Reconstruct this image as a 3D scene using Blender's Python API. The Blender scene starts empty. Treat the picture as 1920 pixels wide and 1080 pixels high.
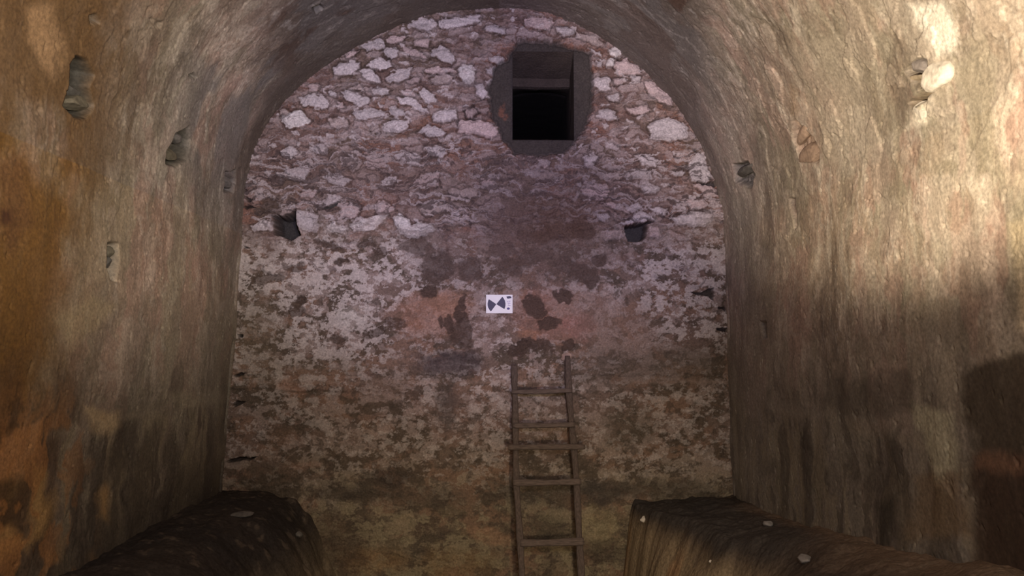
import bpy, bmesh, math, random
import numpy as np
from mathutils import Vector, Matrix
random.seed(7)
SC = bpy.context.scene
COL = SC.collection

# ------------------------------------------------------------------ camera
F = 1387.0                      # focal length in pixels of the 1920-wide frame
CAM = np.array([0.0, 0.0, 1.6])
PITCH = math.atan(105 / F); YAW = math.atan(25 / F)
FW = np.array([math.sin(YAW) * math.cos(PITCH), math.cos(YAW) * math.cos(PITCH), math.sin(PITCH)])
RT = np.array([math.cos(YAW), -math.sin(YAW), 0.0])
UP = np.cross(RT, FW)
cam_data = bpy.data.cameras.new('camera'); cam_data.sensor_width = 36.0
cam_data.lens = F * 36.0 / 1920.0; cam_data.clip_start = 0.05
cam = bpy.data.objects.new('camera', cam_data); COL.objects.link(cam)
M = Matrix(((RT[0], UP[0], -FW[0], CAM[0]), (RT[1], UP[1], -FW[1], CAM[1]), (RT[2], UP[2], -FW[2], CAM[2]), (0, 0, 0, 1)))
cam.matrix_world = M
SC.camera = cam
SC.view_settings.view_transform = 'Standard'; SC.view_settings.look = 'None'
SC.view_settings.gamma = 1.0; SC.view_settings.use_curve_mapping = False
SC.view_settings.exposure = 0.0

# ------------------------------------------------------------------ world and lamps
wd = bpy.data.worlds.new('world'); SC.world = wd; wd.use_nodes = True
wd.node_tree.nodes['Background'].inputs[0].default_value = (0.02, 0.02, 0.025, 1)
wd.node_tree.nodes['Background'].inputs[1].default_value = 0.3

def lamp(name, kind, loc, energy, color, target=None, radius=0.1, cone=60, blend=0.5):
    d = bpy.data.lights.new(name, kind); d.energy = energy; d.color = color
    if kind == 'AREA': d.size = radius
    else: d.shadow_soft_size = radius
    o = bpy.data.objects.new(name, d); COL.objects.link(o); o.location = loc
    if target is not None:
        o.rotation_euler = (Vector(target) - Vector(loc)).to_track_quat('-Z', 'Y').to_euler()
    if kind == 'SPOT':
        d.spot_size = math.radians(cone); d.spot_blend = blend
    return o
# violet-blue torch beside the camera, turned to the upper end wall
lamp('cool_torch', 'SPOT', (0.1, 0.2, 2.3), 1060, (0.69, 0.60, 1.0), (-0.05, 7.8, 3.75), 0.06, 50, 0.85)
# warm work lamp out of frame on the right, washing the right wall upwards
lamp('warm_work_lamp', 'SPOT', (0.2, 1.6, 1.7), 900, (1.0, 0.82, 0.59), (2.5, 4.7, 4.15), 0.08, 65, 0.5)
lamp('warm_wall_lamp', 'POINT', (1.75, 2.25, 2.7), 12, (1.0, 0.58, 0.20), None, 0.08)
# orange lamp low on the left, out of frame
lamp('orange_lamp', 'POINT', (-2.0, 2.0, 1.9), 15, (1.0, 0.40, 0.07), None, 0.10)
# unseen fill spot added to bring up the beige of the left wall
lamp('left_wall_fill', 'SPOT', (0.6, 0.6, 2.0), 740, (1.0, 0.88, 0.74), (-2.45, 5.5, 3.85), 0.25, 62, 0.9)
lamp('rear_fill', 'POINT', (0.2, -1.2, 2.6), 330, (1.0, 0.91, 0.88), None, 0.3)  # unseen fill added behind the camera for even ambient light
lamp('orange_floor_lamp', 'SPOT', (0.5, 1.5, 0.9), 330, (1.0, 0.78, 0.52), (0.25, 7.2, -0.05), 0.08, 56, 1.0)

# ------------------------------------------------------------------ projection helpers
def project(P):
    D = P - CAM
    z = np.maximum(D @ FW, 0.15)
    return 960 + F * (D @ RT) / z, 540 - F * (D @ UP) / z, D @ FW
def ray(px, py):
    d = FW + RT * (px - 960) / F - UP * (py - 540) / F
    return d
def at_depth(px, py, Y):
    d = ray(px, py); t = (Y - CAM[1]) / d[1]
    return CAM + d * t
YW = 7.8
def wall_pt(px, py): return at_depth(px, py, YW)
def on_plane(px, py, p0, n):
    d = ray(px, py); t = np.dot(np.array(p0) - CAM, n) / np.dot(d, n)
    return CAM + d * t

# ------------------------------------------------------------------ noise
_rng = np.random.RandomState(11)
TAB = _rng.rand(256, 256).astype(np.float32)
def vn(x, y, seed=0):
    x = x + seed * 17.31; y = y + seed * 41.77
    xi = np.floor(x).astype(np.int64); yi = np.floor(y).astype(np.int64)
    fx = (x - xi); fy = (y - yi)
    fx = fx * fx * fx * (fx * (fx * 6 - 15) + 10); fy = fy * fy * fy * (fy * (fy * 6 - 15) + 10)
    a = TAB[xi & 255, yi & 255]; b = TAB[(xi + 1) & 255, yi & 255]
    c = TAB[xi & 255, (yi + 1) & 255]; d = TAB[(xi + 1) & 255, (yi + 1) & 255]
    return (a * (1 - fx) + b * fx) * (1 - fy) + (c * (1 - fx) + d * fx) * fy
def fbm(x, y, seed=0, octs=4, gain=0.5):
    s = 0; a = 1.0; n = 0
    for k in range(octs):
        c, sn = math.cos(0.6 * k), math.sin(0.6 * k)
        X = (x * c - y * sn) if k and gain > 0 else x; Y = (x * sn + y * c) if k and gain > 0 else y
        s = s + a * vn(X * 2 ** k, Y * 2 ** k, seed + k * 3); n += a; a *= gain
    return s / n
def sfbm(x, y, seed=0, octs=4, gain=0.5):      # keeps the stretch direction
    s = 0; a = 1.0; n = 0
    for k in range(octs):
        s = s + a * vn(x * 2 ** k, y * 2 ** k, seed + k * 3); n += a; a *= gain
    return s / n
def sst(a, b, x):
    t = np.clip((x - a) / (b - a), 0, 1); return t * t * (3 - 2 * t)
def worley(x, y, seed=0):
    xi = np.floor(x).astype(np.int64); yi = np.floor(y).astype(np.int64)
    f1 = np.full(x.shape, 9.0); f2 = np.full(x.shape, 9.0); idv = np.zeros(x.shape)
    for dx in (-1, 0, 1):
        for dy in (-1, 0, 1):
            cx = xi + dx; cy = yi + dy
            rx = TAB[(cx + seed * 7) & 255, (cy + 31) & 255]; ry = TAB[(cx + 97) & 255, (cy + seed * 5) & 255]
            d = np.hypot(cx + rx - x, cy + ry - y)
            iv = TAB[(cx + 13 + seed) & 255, (cy + 57) & 255]
            new = d < f1
            f2 = np.where(new, f1, np.minimum(f2, d)); f1 = np.where(new, d, f1); idv = np.where(new, iv, idv)
    return f1, f2, idv
def poly_sdf(px, py, poly):                    # >0 inside, pixels
    p = np.array(poly, float); n = len(p)
    d = np.full(px.shape, 1e9); ins = np.zeros(px.shape, bool)
    for i in range(n):
        ax, ay = p[i]; bx, by = p[(i + 1) % n]
        ex, ey = bx - ax, by - ay
        wx, wy = px - ax, py - ay
        t = np.clip((wx * ex + wy * ey) / (ex * ex + ey * ey + 1e-9), 0, 1)
        d = np.minimum(d, np.hypot(wx - ex * t, wy - ey * t))
        c = ((ay > py) != (by > py)) & (px < (bx - ax) * (py - ay) / (by - ay + 1e-12) + ax)
        ins ^= c
    return np.where(ins, d, -d)
def mixc(C, col, m):
    C[:] = C * (1 - m[..., None]) + np.array(col, float) * m[..., None]

# ------------------------------------------------------------------ materials
def surf_mat(name, rough=0.9, fine=55.0, contrast=0.45, bump=0.35, spec=0.3, stretch=(1, 1, 1)):
    m = bpy.data.materials.new(name); m.use_nodes = True
    nt = m.node_tree; N = nt.nodes; L = nt.links
    b = N['Principled BSDF']; b.inputs['Roughness'].default_value = rough
    b.inputs['Specular IOR Level'].default_value = spec
    at = N.new('ShaderNodeAttribute'); at.attribute_name = 'tint'
    tc = N.new('ShaderNodeTexCoord'); mp = N.new('ShaderNodeMapping'); mp.inputs['Scale'].default_value = stretch
    L.new(tc.outputs['Object'], mp.inputs['Vector'])
    n1 = N.new('ShaderNodeTexNoise'); n1.inputs['Scale'].default_value = fine; n1.inputs['Detail'].default_value = 5; n1.inputs['Roughness'].default_value = 0.65
    L.new(mp.outputs[0], n1.inputs['Vector'])
    mr = N.new('ShaderNodeMapRange'); mr.inputs['From Min'].default_value = 0.3; mr.inputs['From Max'].default_value = 0.7
    mr.inputs['To Min'].default_value = 1 - contrast; mr.inputs['To Max'].default_value = 1 + contrast
    L.new(n1.outputs['Fac'], mr.inputs['Value'])
    mu = N.new('ShaderNodeVectorMath'); mu.operation = 'MULTIPLY'
    L.new(at.outputs['Color'], mu.inputs[0]); L.new(mr.outputs[0], mu.inputs[1]); L.new(mu.outputs[0], b.inputs['Base Color'])
    bp = N.new('ShaderNodeBump'); bp.inputs['Strength'].default_value = bump; bp.inputs['Distance'].default_value = 0.02
    n2 = N.new('ShaderNodeTexNoise'); n2.inputs['Scale'].default_value = fine * 0.7; n2.inputs['Detail'].default_value = 6
    L.new(mp.outputs[0], n2.inputs['Vector']); L.new(n2.outputs['Fac'], bp.inputs['Height']); L.new(bp.outputs[0], b.inputs['Normal'])
    return m
def flat_mat(name, col, rough=0.8, noise=0.0, scale=20, stretch=(1, 1, 1), bump=0.0, spec=0.3):
    m = bpy.data.materials.new(name); m.use_nodes = True
    nt = m.node_tree; N = nt.nodes; L = nt.links
    b = N['Principled BSDF']; b.inputs['Roughness'].default_value = rough; b.inputs['Specular IOR Level'].default_value = spec
    tc = N.new('ShaderNodeTexCoord'); mp = N.new('ShaderNodeMapping'); mp.inputs['Scale'].default_value = stretch
    L.new(tc.outputs['Object'], mp.inputs['Vector'])
    n1 = N.new('ShaderNodeTexNoise'); n1.inputs['Scale'].default_value = scale; n1.inputs['Detail'].default_value = 5
    L.new(mp.outputs[0], n1.inputs['Vector'])
    r = N.new('ShaderNodeValToRGB'); r.color_ramp.elements[0].position = 0.3; r.color_ramp.elements[1].position = 0.7
    lo = [max(0, c * (1 - noise)) for c in col]; hi = [min(1, c * (1 + noise)) for c in col]
    r.color_ramp.elements[0].color = (*lo, 1); r.color_ramp.elements[1].color = (*hi, 1)
    L.new(n1.outputs['Fac'], r.inputs['Fac']); L.new(r.outputs['Color'], b.inputs['Base Color'])
    if bump:
        bp = N.new('ShaderNodeBump'); bp.inputs['Strength'].default_value = bump; bp.inputs['Distance'].default_value = 0.01
        L.new(n1.outputs['Fac'], bp.inputs['Height']); L.new(bp.outputs[0], b.inputs['Normal'])
    return m
MAT_RUBBLE = surf_mat('rubble_masonry', 0.9, 60, 0.28, 0.5, 0.25)
MAT_PLASTER = surf_mat('old_lime_plaster', 0.68, 48, 0.34, 0.05, 0.5, (1, 1.1, 1))
MAT_EARTH = surf_mat('packed_earth', 0.95, 40, 0.35, 0.6, 0.15)

# ------------------------------------------------------------------ grid meshes
SAT = dict(wall_end=0.9, floor=0.75, wall_left=1.05, wall_right=0.9, ceiling=0.8)
def grid_mesh(name, P, C, mat, keep=None, kind='structure', flip=False):
    """P: (a,b,3) points, C: (a,b,3) colours, keep: (a-1,b-1) face mask."""
    a, b = P.shape[:2]
    idx = np.arange(a * b).reshape(a, b)
    q = np.stack([idx[:-1, :-1], idx[1:, :-1], idx[1:, 1:], idx[:-1, 1:]], -1)
    if flip: q = q[..., ::-1]
    q = q[keep] if keep is not None else q.reshape(-1, 4)
    q = q.reshape(-1, 4)
    used = np.unique(q); remap = np.full(a * b, -1); remap[used] = np.arange(len(used)); q = remap[q]
    V = P.reshape(-1, 3)[used].astype(np.float32); CC = C.reshape(-1, 3)[used]
    me = bpy.data.meshes.new(name)
    me.vertices.add(len(V)); me.vertices.foreach_set('co', V.ravel())
    me.loops.add(q.size); me.loops.foreach_set('vertex_index', q.ravel().astype(np.int32))
    me.polygons.add(len(q)); me.polygons.foreach_set('loop_start', (np.arange(len(q)) * 4).astype(np.int32))
    try: me.polygons.foreach_set('loop_total', np.full(len(q), 4, np.int32))
    except Exception: pass
    me.update(calc_edges=True); me.validate()
    lum = CC.mean(-1, keepdims=True); CC = lum + (CC - lum) * SAT.get(name, 1.0)
    ca = me.color_attributes.new('tint', 'FLOAT_COLOR', 'POINT')
    rgba = np.ones((len(V), 4), np.float32); rgba[:, :3] = np.clip(CC, 0.003, 0.95)
    ca.data.foreach_set('color', rgba.ravel())
    me.polygons.foreach_set('use_smooth', np.ones(len(me.polygons), bool))
    me.materials.append(mat)
    o = bpy.data.objects.new(name, me); COL.objects.link(o)
    if kind: o['kind'] = kind
    return o
def grid_normals(P):
    du = np.gradient(P, axis=0); dv = np.gradient(P, axis=1)
    n = np.cross(du, dv); return n / np.maximum(np.linalg.norm(n, axis=-1, keepdims=True), 1e-9)

# ------------------------------------------------------------------ vault profile (traced on the end wall plane)
ARCH = [(413, 960), (416, 930), (428, 800), (438, 700), (445, 600), (450, 520), (455, 430), (464, 352), (484, 275), (518, 212), (560, 167), (618, 116),
        (695, 72), (775, 38), (860, 20), (950, 16), (1025, 26), (1095, 56), (1155, 92), (1212, 140), (1262, 188), (1296, 240), (1322, 290),
        (1342, 345), (1354, 400), (1358, 460), (1358, 560), (1362, 700), (1368, 850), (1372, 930), (1374, 960)]
pr = np.array([[wall_pt(*p)[0], wall_pt(*p)[2]] for p in ARCH])
lf = pr[0] + (pr[0] - pr[3]) * (pr[0][1] + 1.35) / (pr[3][1] - pr[0][1]); rf = pr[-1] + (pr[-1] - pr[-4]) * (pr[-1][1] + 1.35) / (pr[-4][1] - pr[-1][1])
pr = np.vstack([[lf], pr, [rf]])
s = np.r_[0, np.cumsum(np.hypot(*np.diff(pr, axis=0).T))]
NS = 1180
sd = np.linspace(0, s[-1], NS)
PX = np.interp(sd, s, pr[:, 0]); PZ = np.interp(sd, s, pr[:, 1])
k = np.exp(-np.linspace(-2.2, 2.2, 61) ** 2); k /= k.sum()
def smooth(v):
    e = np.r_[2 * v[0] - v[30:0:-1], v, 2 * v[-1] - v[-2:-32:-1]]
    return np.convolve(e, k, 'valid')
PX = smooth(PX); PZ = smooth(PZ)
TX = np.gradient(PX); TZ = np.gradient(PZ); tl = np.hypot(TX, TZ); TX /= tl; TZ /= tl
NXp, NZp = TZ, -TX                                  # points into the room
def prof_hit(px, py):
    """where the pixel's ray meets the undisplaced vault"""
    d = ray(px, py); best = None
    ang_x, ang_z = d[0], d[2]
    X = PX - CAM[0]; Z = PZ - CAM[2]
    cr = ang_x * Z - ang_z * X
    dt = ang_x * X + ang_z * Z
    for i in np.where((np.sign(cr[:-1]) != np.sign(cr[1:])) & (dt[:-1] > 0))[0]:
        f = cr[i] / (cr[i] - cr[i + 1]); x = X[i] + f * (X[i + 1] - X[i]); z = Z[i] + f * (Z[i + 1] - Z[i])
        t = math.hypot(x, z) / math.hypot(ang_x, ang_z)
        return CAM + d * t, np.array([NXp[i], 0, NZp[i]]), i
    return None

# ------------------------------------------------------------------ vault: left wall, ceiling, right wall
ys = np.r_[np.arange(-3.0, 2.3, 0.08), np.arange(2.3, 7.86, 0.0095)]
S, Y = np.meshgrid(sd, ys, indexing='ij')
X0 = np.repeat(PX[:, None], len(ys), 1); Z0 = np.repeat(PZ[:, None], len(ys), 1)
P0 = np.stack([X0, Y, Z0], -1)
QX, QY, QD = project(P0)
QX = np.where(QD > 0.5, QX, -9999)
wx = (fbm(S * 5, Y * 5, 3, 4) - 0.5); wy = (fbm(S * 5, Y * 5, 9, 4) - 0.5)
QXw = QX + 30 * wx + 50 * (fbm(S * 1.9, Y * 1.9, 12, 4) - 0.5); QYw = QY + 30 * wy + 50 * (fbm(S * 1.9, Y * 1.9, 15, 4) - 0.5)
# relief
disp = 0.10 * (fbm(S * 0.7, Y * 0.7, 21, 3) - 0.5)
disp += 0.030 * (fbm(S * 2.0, Y * 3.0, 22, 4, 0.42) - 0.5)
streak = sfbm(S * 3.6 + wy, Y * 15 + 3.0 * wx, 23, 4, 0.6)
disp += 0.002 * (streak - 0.5)
pit = fbm(S * 16, Y * 22, 24, 4)
disp += 0.0015 * (pit - 0.5) - 0.008 * sst(0.74, 0.82, pit)
# dragged trowel ridges
rg = 1 - np.abs(2 * sfbm(S * 3.4 + 1.2 * wx, Y * 24 + wy * 3, 25, 3) - 1)
rgm = sst(0.88, 0.99, rg) * sst(0.50, 0.62, fbm(S * 2.5, Y * 3, 27, 3))
disp += 0.003 * rgm
# plaster lost in places: shallow scabs with edges
sc = fbm(S * 2.0, Y * 2.6, 26, 4, 0.42)
scab = sst(0.58, 0.60, sc) * sst(1.6, 3.0, Z0)
disp -= 0.007 * scab
sc2 = fbm(S * 4.0, Y * 4.6, 28, 4, 0.45)
disp -= 0.005 * sst(0.66, 0.675, sc2) * sst(1.9, 3.2, Z0)
groove = np.exp(-((Y - 7.735) / 0.022) ** 2) * (1 - sst(2.2, 2.9, Z0)) * sst(0.40, 0.55, fbm(S * 2.2, Y * 0 + 2, 29, 3))
disp -= 0.05 * groove
# colour
C = np.zeros(P0.shape)
C[:] = (0.36, 0.285, 0.215)
mixc(C, (0.27, 0.235, 0.175), sst(0.40, 0.62, fbm(S * 1.3, Y * 1.8, 31, 5)))
mixc(C, (0.43, 0.31, 0.25), 0.7 * sst(0.50, 0.66, fbm(S * 1.9, Y * 2.6, 32, 5)))
mixc(C, (0.50, 0.44, 0.36), 0.7 * sst(0.54, 0.66, streak))
mixc(C, (0.15, 0.11, 0.075), 0.6 * sst(0.56, 0.74, sfbm(S * 1.5, Y * 10, 34, 5)))
mixc(C, (0.56, 0.50, 0.43), 0.6 * rgm)
C *= (0.72 + 0.56 * fbm(S * 9, Y * 16, 35, 4))[..., None]
mixc(C, (0.26, 0.205, 0.15), 0.4 * scab)
fine = fbm(S * 26, Y * 34, 36, 3, 0.6)
C *= (1 + 0.42 * (fine - 0.5) * 2 * 0.5)[..., None]
mixc(C, (0.52, 0.47, 0.40), 0.45 * sst(0.66, 0.74, sfbm(S * 9, Y * 40 + 4 * wx, 37, 3, .6)))
mixc(C, (0.33, 0.295, 0.215), 0.5 * sst(0.52, 0.60, sfbm(S * 1.1, Y * 3.5 + wx, 38, 5)))
mixc(C, (0.40, 0.26, 0.21), 0.5 * sst(0.56, 0.62, sfbm(S * 1.4, Y * 4.5 + wx, 39, 5)))
mixc(C, (0.05, 0.04, 0.03), 0.8 * groove)
pb = fbm(S * 3.2 + wx, Y * 4.0 + wy, 53, 5, 0.6)
mixc(C, (0.56, 0.49, 0.41), 0.38 * sst(0.54, 0.60, pb))
mixc(C, (0.20, 0.155, 0.12), 0.42 * sst(0.54, 0.61, fbm(S * 2.6 + wy, Y * 5.0, 54, 5, 0.6)))
# damp dark lower wall, with a ragged upper edge and a tide line
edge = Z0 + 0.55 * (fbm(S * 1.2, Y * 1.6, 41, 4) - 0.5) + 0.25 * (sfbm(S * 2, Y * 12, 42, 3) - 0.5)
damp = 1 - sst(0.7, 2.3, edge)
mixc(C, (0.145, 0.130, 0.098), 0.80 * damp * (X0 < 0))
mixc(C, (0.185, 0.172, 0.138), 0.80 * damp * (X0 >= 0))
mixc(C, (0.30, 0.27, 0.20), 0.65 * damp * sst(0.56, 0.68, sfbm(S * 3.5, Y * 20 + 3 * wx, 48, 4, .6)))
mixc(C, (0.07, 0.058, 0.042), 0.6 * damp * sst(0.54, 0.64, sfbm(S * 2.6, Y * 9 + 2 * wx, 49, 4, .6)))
tide = np.exp(-((Z0 - 1.05 + 0.10 * (fbm(Y * 2, S * 0 + 3, 43, 3) - .5)) / 0.035) ** 2) * sst(0.42, 0.6, fbm(S * 3, Y * 3, 44, 4))
mixc(C, (0.30, 0.26, 0.19), 0.5 * tide)
low = 1 - sst(0.95, 1.08, Z0 + 0.06 * (fbm(Y * 3, S * 2, 45, 4) - .5))
drip = sst(0.48, 0.62, sfbm(S * 1.1, Y * 7 + wx * 2, 46, 5))
mixc(C, (0.27, 0.235, 0.16), 0.65 * low * drip)
mixc(C, (0.055, 0.045, 0.035), 0.6 * low * sst(0.5, 0.65, sfbm(S * 1.3, Y * 6 + wx, 47, 5)))
def stain_or_light(poly, col, strength, soft=10):
    g = (QX > min(p[0] for p in poly) - 40) & (QX < max(p[0] for p in poly) + 40) & (QY > min(p[1] for p in poly) - 40) & (QY < max(p[1] for p in poly) + 40)
    ii = np.where(g)
    d = poly_sdf(QXw[ii], QYw[ii], poly)
    m = sst(-soft, soft, d) * strength
    C[ii] = C[ii] * (1 - m[:, None]) + np.array(col) * m[:, None]
    return ii, d
# rusty staining at the left edge, orange lamp glow painted in with it
rust_glow = 1 - sst(60, 240, QXw + 0.25 * (QY - 540))
mixc(C, (0.15, 0.075, 0.014), 0.93 * rust_glow * (QX > -3000) * (0.7 + 0.3 * sst(0.3, 0.55, fbm(S * 2, Y * 2, 51, 5))))
mixc(C, (0.075, 0.040, 0.022), 0.5 * sst(0.47, 0.62, fbm(S * 2.2, Y * 4, 52, 5)) * (1 - sst(1.2, 1.9, Z0)) * (X0 < 0) * (1 - sst(4.5, 5.8, Y)))
for pl, cl, stg in [
    ([(60, 800), (80, 790), (76, 850), (40, 905), (0, 900), (0, 830)], (0.50, 0.27, 0.12), .7),
    ([(70, 880), (100, 905), (98, 950), (80, 1010), (60, 1050), (62, 960)], (0.52, 0.34, 0.14), .75),
    ([(180, 930), (200, 925), (205, 985), (183, 975)], (0.50, 0.33, 0.15), .8),
    ([(0, 1010), (30, 1000), (60, 1030), (20, 1060), (0, 1060)], (0.50, 0.30, 0.12), .7),
    ([(90, 1040), (115, 1020), (110, 1060), (95, 1065)], (0.5, 0.3, 0.13), .6),
    ([(165, 1050), (190, 1035), (200, 1075), (170, 1080)], (0.5, 0.32, 0.14), .6),
    ([(172, 775), (210, 770), (212, 800), (185, 812)], (0.42, 0.33, 0.20), .8),
    ([(375, 730), (405, 715), (405, 760), (385, 765)], (0.34, 0.31, 0.24), .6),
    ([(110, 600), (170, 540), (215, 560), (185, 620), (130, 665)], (0.34, 0.28, 0.17), .5),
    ([(320, 745), (390, 730), (390, 752), (320, 765)], (0.30, 0.27, 0.19), .5),
    ([(30, 270), (55, 300), (45, 420), (0, 480), (0, 300)], (0.12, 0.06, 0.025), .7),
    ([(0, 380), (22, 390), (20, 410), (0, 412)], (0.05, 0.02, 0.01), .9),
    ([(415, 270), (428, 265), (426, 300), (412, 300)], (0.33, 0.10, 0.08), .6),
    ([(70, 20), (110, 10), (125, 90), (95, 150), (70, 90)], (0.50, 0.30, 0.13), .5),
    # right wall
    ([(1705, 755), (1780, 770), (1788, 850), (1790, 895), (1760, 920), (1745, 860), (1715, 800)], (0.46, 0.44, 0.30), .75),
    ([(1750, 650), (1790, 640), (1785, 770), (1765, 770)], (0.36, 0.32, 0.24), .6),
    ([(1390, 735), (1425, 740), (1420, 762), (1395, 758)], (0.34, 0.28, 0.24), .7),
    ([(1445, 750), (1540, 762), (1540, 775), (1460, 780)], (0.28, 0.25, 0.20), .55),
    ([(1600, 775), (1700, 790), (1695, 815), (1610, 800)], (0.28, 0.23, 0.18), .5),
    ([(1540, 700), (1700, 700), (1720, 775), (1660, 785), (1540, 750)], (0.10, 0.085, 0.065), .6),
    ([(1800, 690), (1990, 670), (1990, 860), (1830, 850), (1790, 780)], (0.05, 0.036, 0.02), .85),  # shade below the lamp cut-off, painted into the colour
    ([(1820, 850), (1990, 840), (1990, 1080), (1810, 1080)], (0.05, 0.026, 0.014), .85),  # lower part of the painted cut-off shade
    ([(1825, 855), (1910, 850), (1912, 885), (1830, 880)], (0.30, 0.16, 0.09), .45),
    ([(1640, 940), (1690, 930), (1690, 1020), (1650, 1020)], (0.04, 0.035, 0.025), .7),
    ([(1705, 900), (1800, 900), (1810, 1010), (1720, 1010)], (0.22, 0.15, 0.075), .6),
    ([(1440, 870), (1460, 865), (1458, 980), (1448, 980)], (0.06, 0.05, 0.035), .5),
    ([(1700, 15), (1770, 0), (1790, 60), (1780, 110), (1745, 110), (1720, 70)], (0.80, 0.76, 0.66), .85),  # lamp hot spot painted into the plaster colour
    ([(1700, 200), (1745, 185), (1730, 240), (1700, 245)], (0.72, 0.66, 0.54), .8),
    ([(1880, 420), (1925, 410), (1925, 640), (1890, 620)], (0.66, 0.54, 0.34), .5),  # lamp glow painted in at the right edge
    ([(1480, 100), (1600, 60), (1640, 300), (1560, 330)], (0.46, 0.40, 0.32), .45),
    ([(1480, 182), (1492, 190), (1492, 225), (1478, 222)], (0.32, 0.22, 0.13), .7),
]:
    stain_or_light(pl, cl, stg, 12)
# crown near the end wall: shade painted in, with grey and brown plaster patches
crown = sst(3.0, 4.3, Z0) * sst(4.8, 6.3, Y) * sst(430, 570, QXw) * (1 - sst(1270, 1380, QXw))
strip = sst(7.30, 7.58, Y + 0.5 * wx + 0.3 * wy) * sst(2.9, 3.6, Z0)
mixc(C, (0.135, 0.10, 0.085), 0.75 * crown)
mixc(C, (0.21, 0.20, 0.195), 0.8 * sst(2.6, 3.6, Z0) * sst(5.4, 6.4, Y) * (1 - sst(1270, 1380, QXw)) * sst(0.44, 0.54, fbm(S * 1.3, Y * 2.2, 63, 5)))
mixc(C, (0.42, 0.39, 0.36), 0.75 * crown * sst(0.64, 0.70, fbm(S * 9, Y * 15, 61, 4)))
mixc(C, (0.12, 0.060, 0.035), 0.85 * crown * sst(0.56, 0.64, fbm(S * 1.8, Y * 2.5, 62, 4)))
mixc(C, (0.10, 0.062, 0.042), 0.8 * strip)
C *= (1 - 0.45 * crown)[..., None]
# strip beside the right corner: damp skin, paled to paint in torch light
mixc(C, (0.26, 0.23, 0.215), 0.4 * sst(6.0, 7.2, Y + 0.5 * wx) * (X0 > 0))
mixc(C, (0.15, 0.13, 0.105), 0.50 * sst(6.6, 7.6, Y + 0.5 * wx) * (X0 < 0))
mixc(C, (0.045, 0.037, 0.030), 0.75 * (X0 < 0) * sst(4.2, 5.6, Y) * (1 - sst(0.05, 0.75, Z0 + 0.5 * (fbm(S * 1.5, Y * 4, 81, 4) - 0.5))))  # shade over the left wall foot, painted as a dark gradient
mixc(C, (0.40, 0.20, 0.075), 0.6 * (X0 < 0) * (1 - sst(4.6, 5.6, Y)) * (1 - sst(0.9, 1.5, Z0)) * sst(0.58, 0.63, sfbm(S * 2.2, Y * 6 + 2 * wx, 82, 4)))
# putlog holes and lost stones
def hole(poly, depth, soft=6, col=(0.085, 0.078, 0.062), warp=0.4):  # default colour is darkened to paint shade into the hole
    bx = [p[0] for p in poly]; by = [p[1] for p in poly]
    ii = np.where((QX > min(bx) - 30) & (QX < max(bx) + 30) & (QY > min(by) - 30) & (QY < max(by) + 30))
    d = poly_sdf(QX[ii] + 22 * warp * wx[ii], QY[ii] + 22 * warp * wy[ii], poly)
    m = sst(-1, soft, d)
    disp[ii] -= depth * m * (0.75 + 0.5 * pit[ii])
    mm = sst(-2, 3, d)
    C[ii] = C[ii] * (1 - mm[:, None]) + np.array(col) * mm[:, None] * (0.6 + 0.8 * fbm(S[ii] * 20, Y[ii] * 20, 5, 3))[:, None]
hole([(128, 120), (142, 104), (165, 115), (176, 142), (165, 165), (176, 200), (160, 224), (138, 222), (116, 200), (128, 160)], 0.22, 8)
hole([(326, 246), (350, 236), (358, 262), (346, 300), (328, 314), (305, 308), (306, 285), (318, 268)], 0.16, 7)
hole([(418, 320), (442, 318), (444, 345), (436, 362), (416, 360)], 0.10, 5, (0.15, 0.14, 0.13))
hole([(200, 455), (220, 455), (222, 500), (218, 528), (205, 524), (196, 498)], 0.07, 5, (0.20, 0.17, 0.13))
hole([(350, 138), (362, 134), (368, 144), (352, 142)], 0.05, 2)
hole([(583, 16), (600, 8), (606, 16), (592, 26)], 0.08, 4, (0.06, 0.055, 0.05))
hole([(1690, 132), (1720, 110), (1738, 112), (1742, 160), (1745, 170), (1710, 160)], 0.10, 6, (0.34, 0.29, 0.24))
hole([(1740, 160), (1752, 168), (1735, 185), (1708, 200), (1700, 190)], 0.09, 5, (0.26, 0.20, 0.13))
hole([(1484, 228), (1492, 220), (1520, 258), (1534, 285), (1534, 306), (1500, 302), (1484, 262)], 0.055, 4, (0.34, 0.24, 0.19))
hole([(1375, 308), (1400, 304), (1412, 326), (1404, 352), (1378, 340)], 0.09, 5, (0.13, 0.12, 0.12))
hole([(1478, 372), (1490, 370), (1492, 425), (1484, 430), (1480, 400)], 0.04, 3, (0.22, 0.17, 0.15))
hole([(1420, 600), (1436, 602), (1436, 632), (1424, 634)], 0.03, 3, (0.20, 0.18, 0.16))
hole([(168, 30), (180, 26), (186, 44), (172, 48)], 0.04, 3, (0.15, 0.11, 0.07))
hole([(275, 28), (300, 40), (298, 56), (280, 46)], 0.025, 3, (0.28, 0.22, 0.16))
# flaked ridges on the upper right wall
rr = fbm(S * 3.8, Y * 5.0, 71, 4, 0.45); reg = np.clip(1 - np.hypot((QX - 1650) / 330, (QY - 110) / 230), 0, 1)
rid = sst(0.57, 0.585, rr) * sst(0.0, 0.3, reg)
disp += 0.010 * rid
mixc(C, (0.50, 0.42, 0.34), 0.3 * rid)
# micro speckle kept in the surface colour
C *= (0.86 + 0.28 * vn(S * 70, Y * 70, 77))[..., None]
fadeend = sst(7.86, 7.5, Y); disp = np.where(disp > 0, disp * (0.4 + 0.6 * fadeend), disp)
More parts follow.
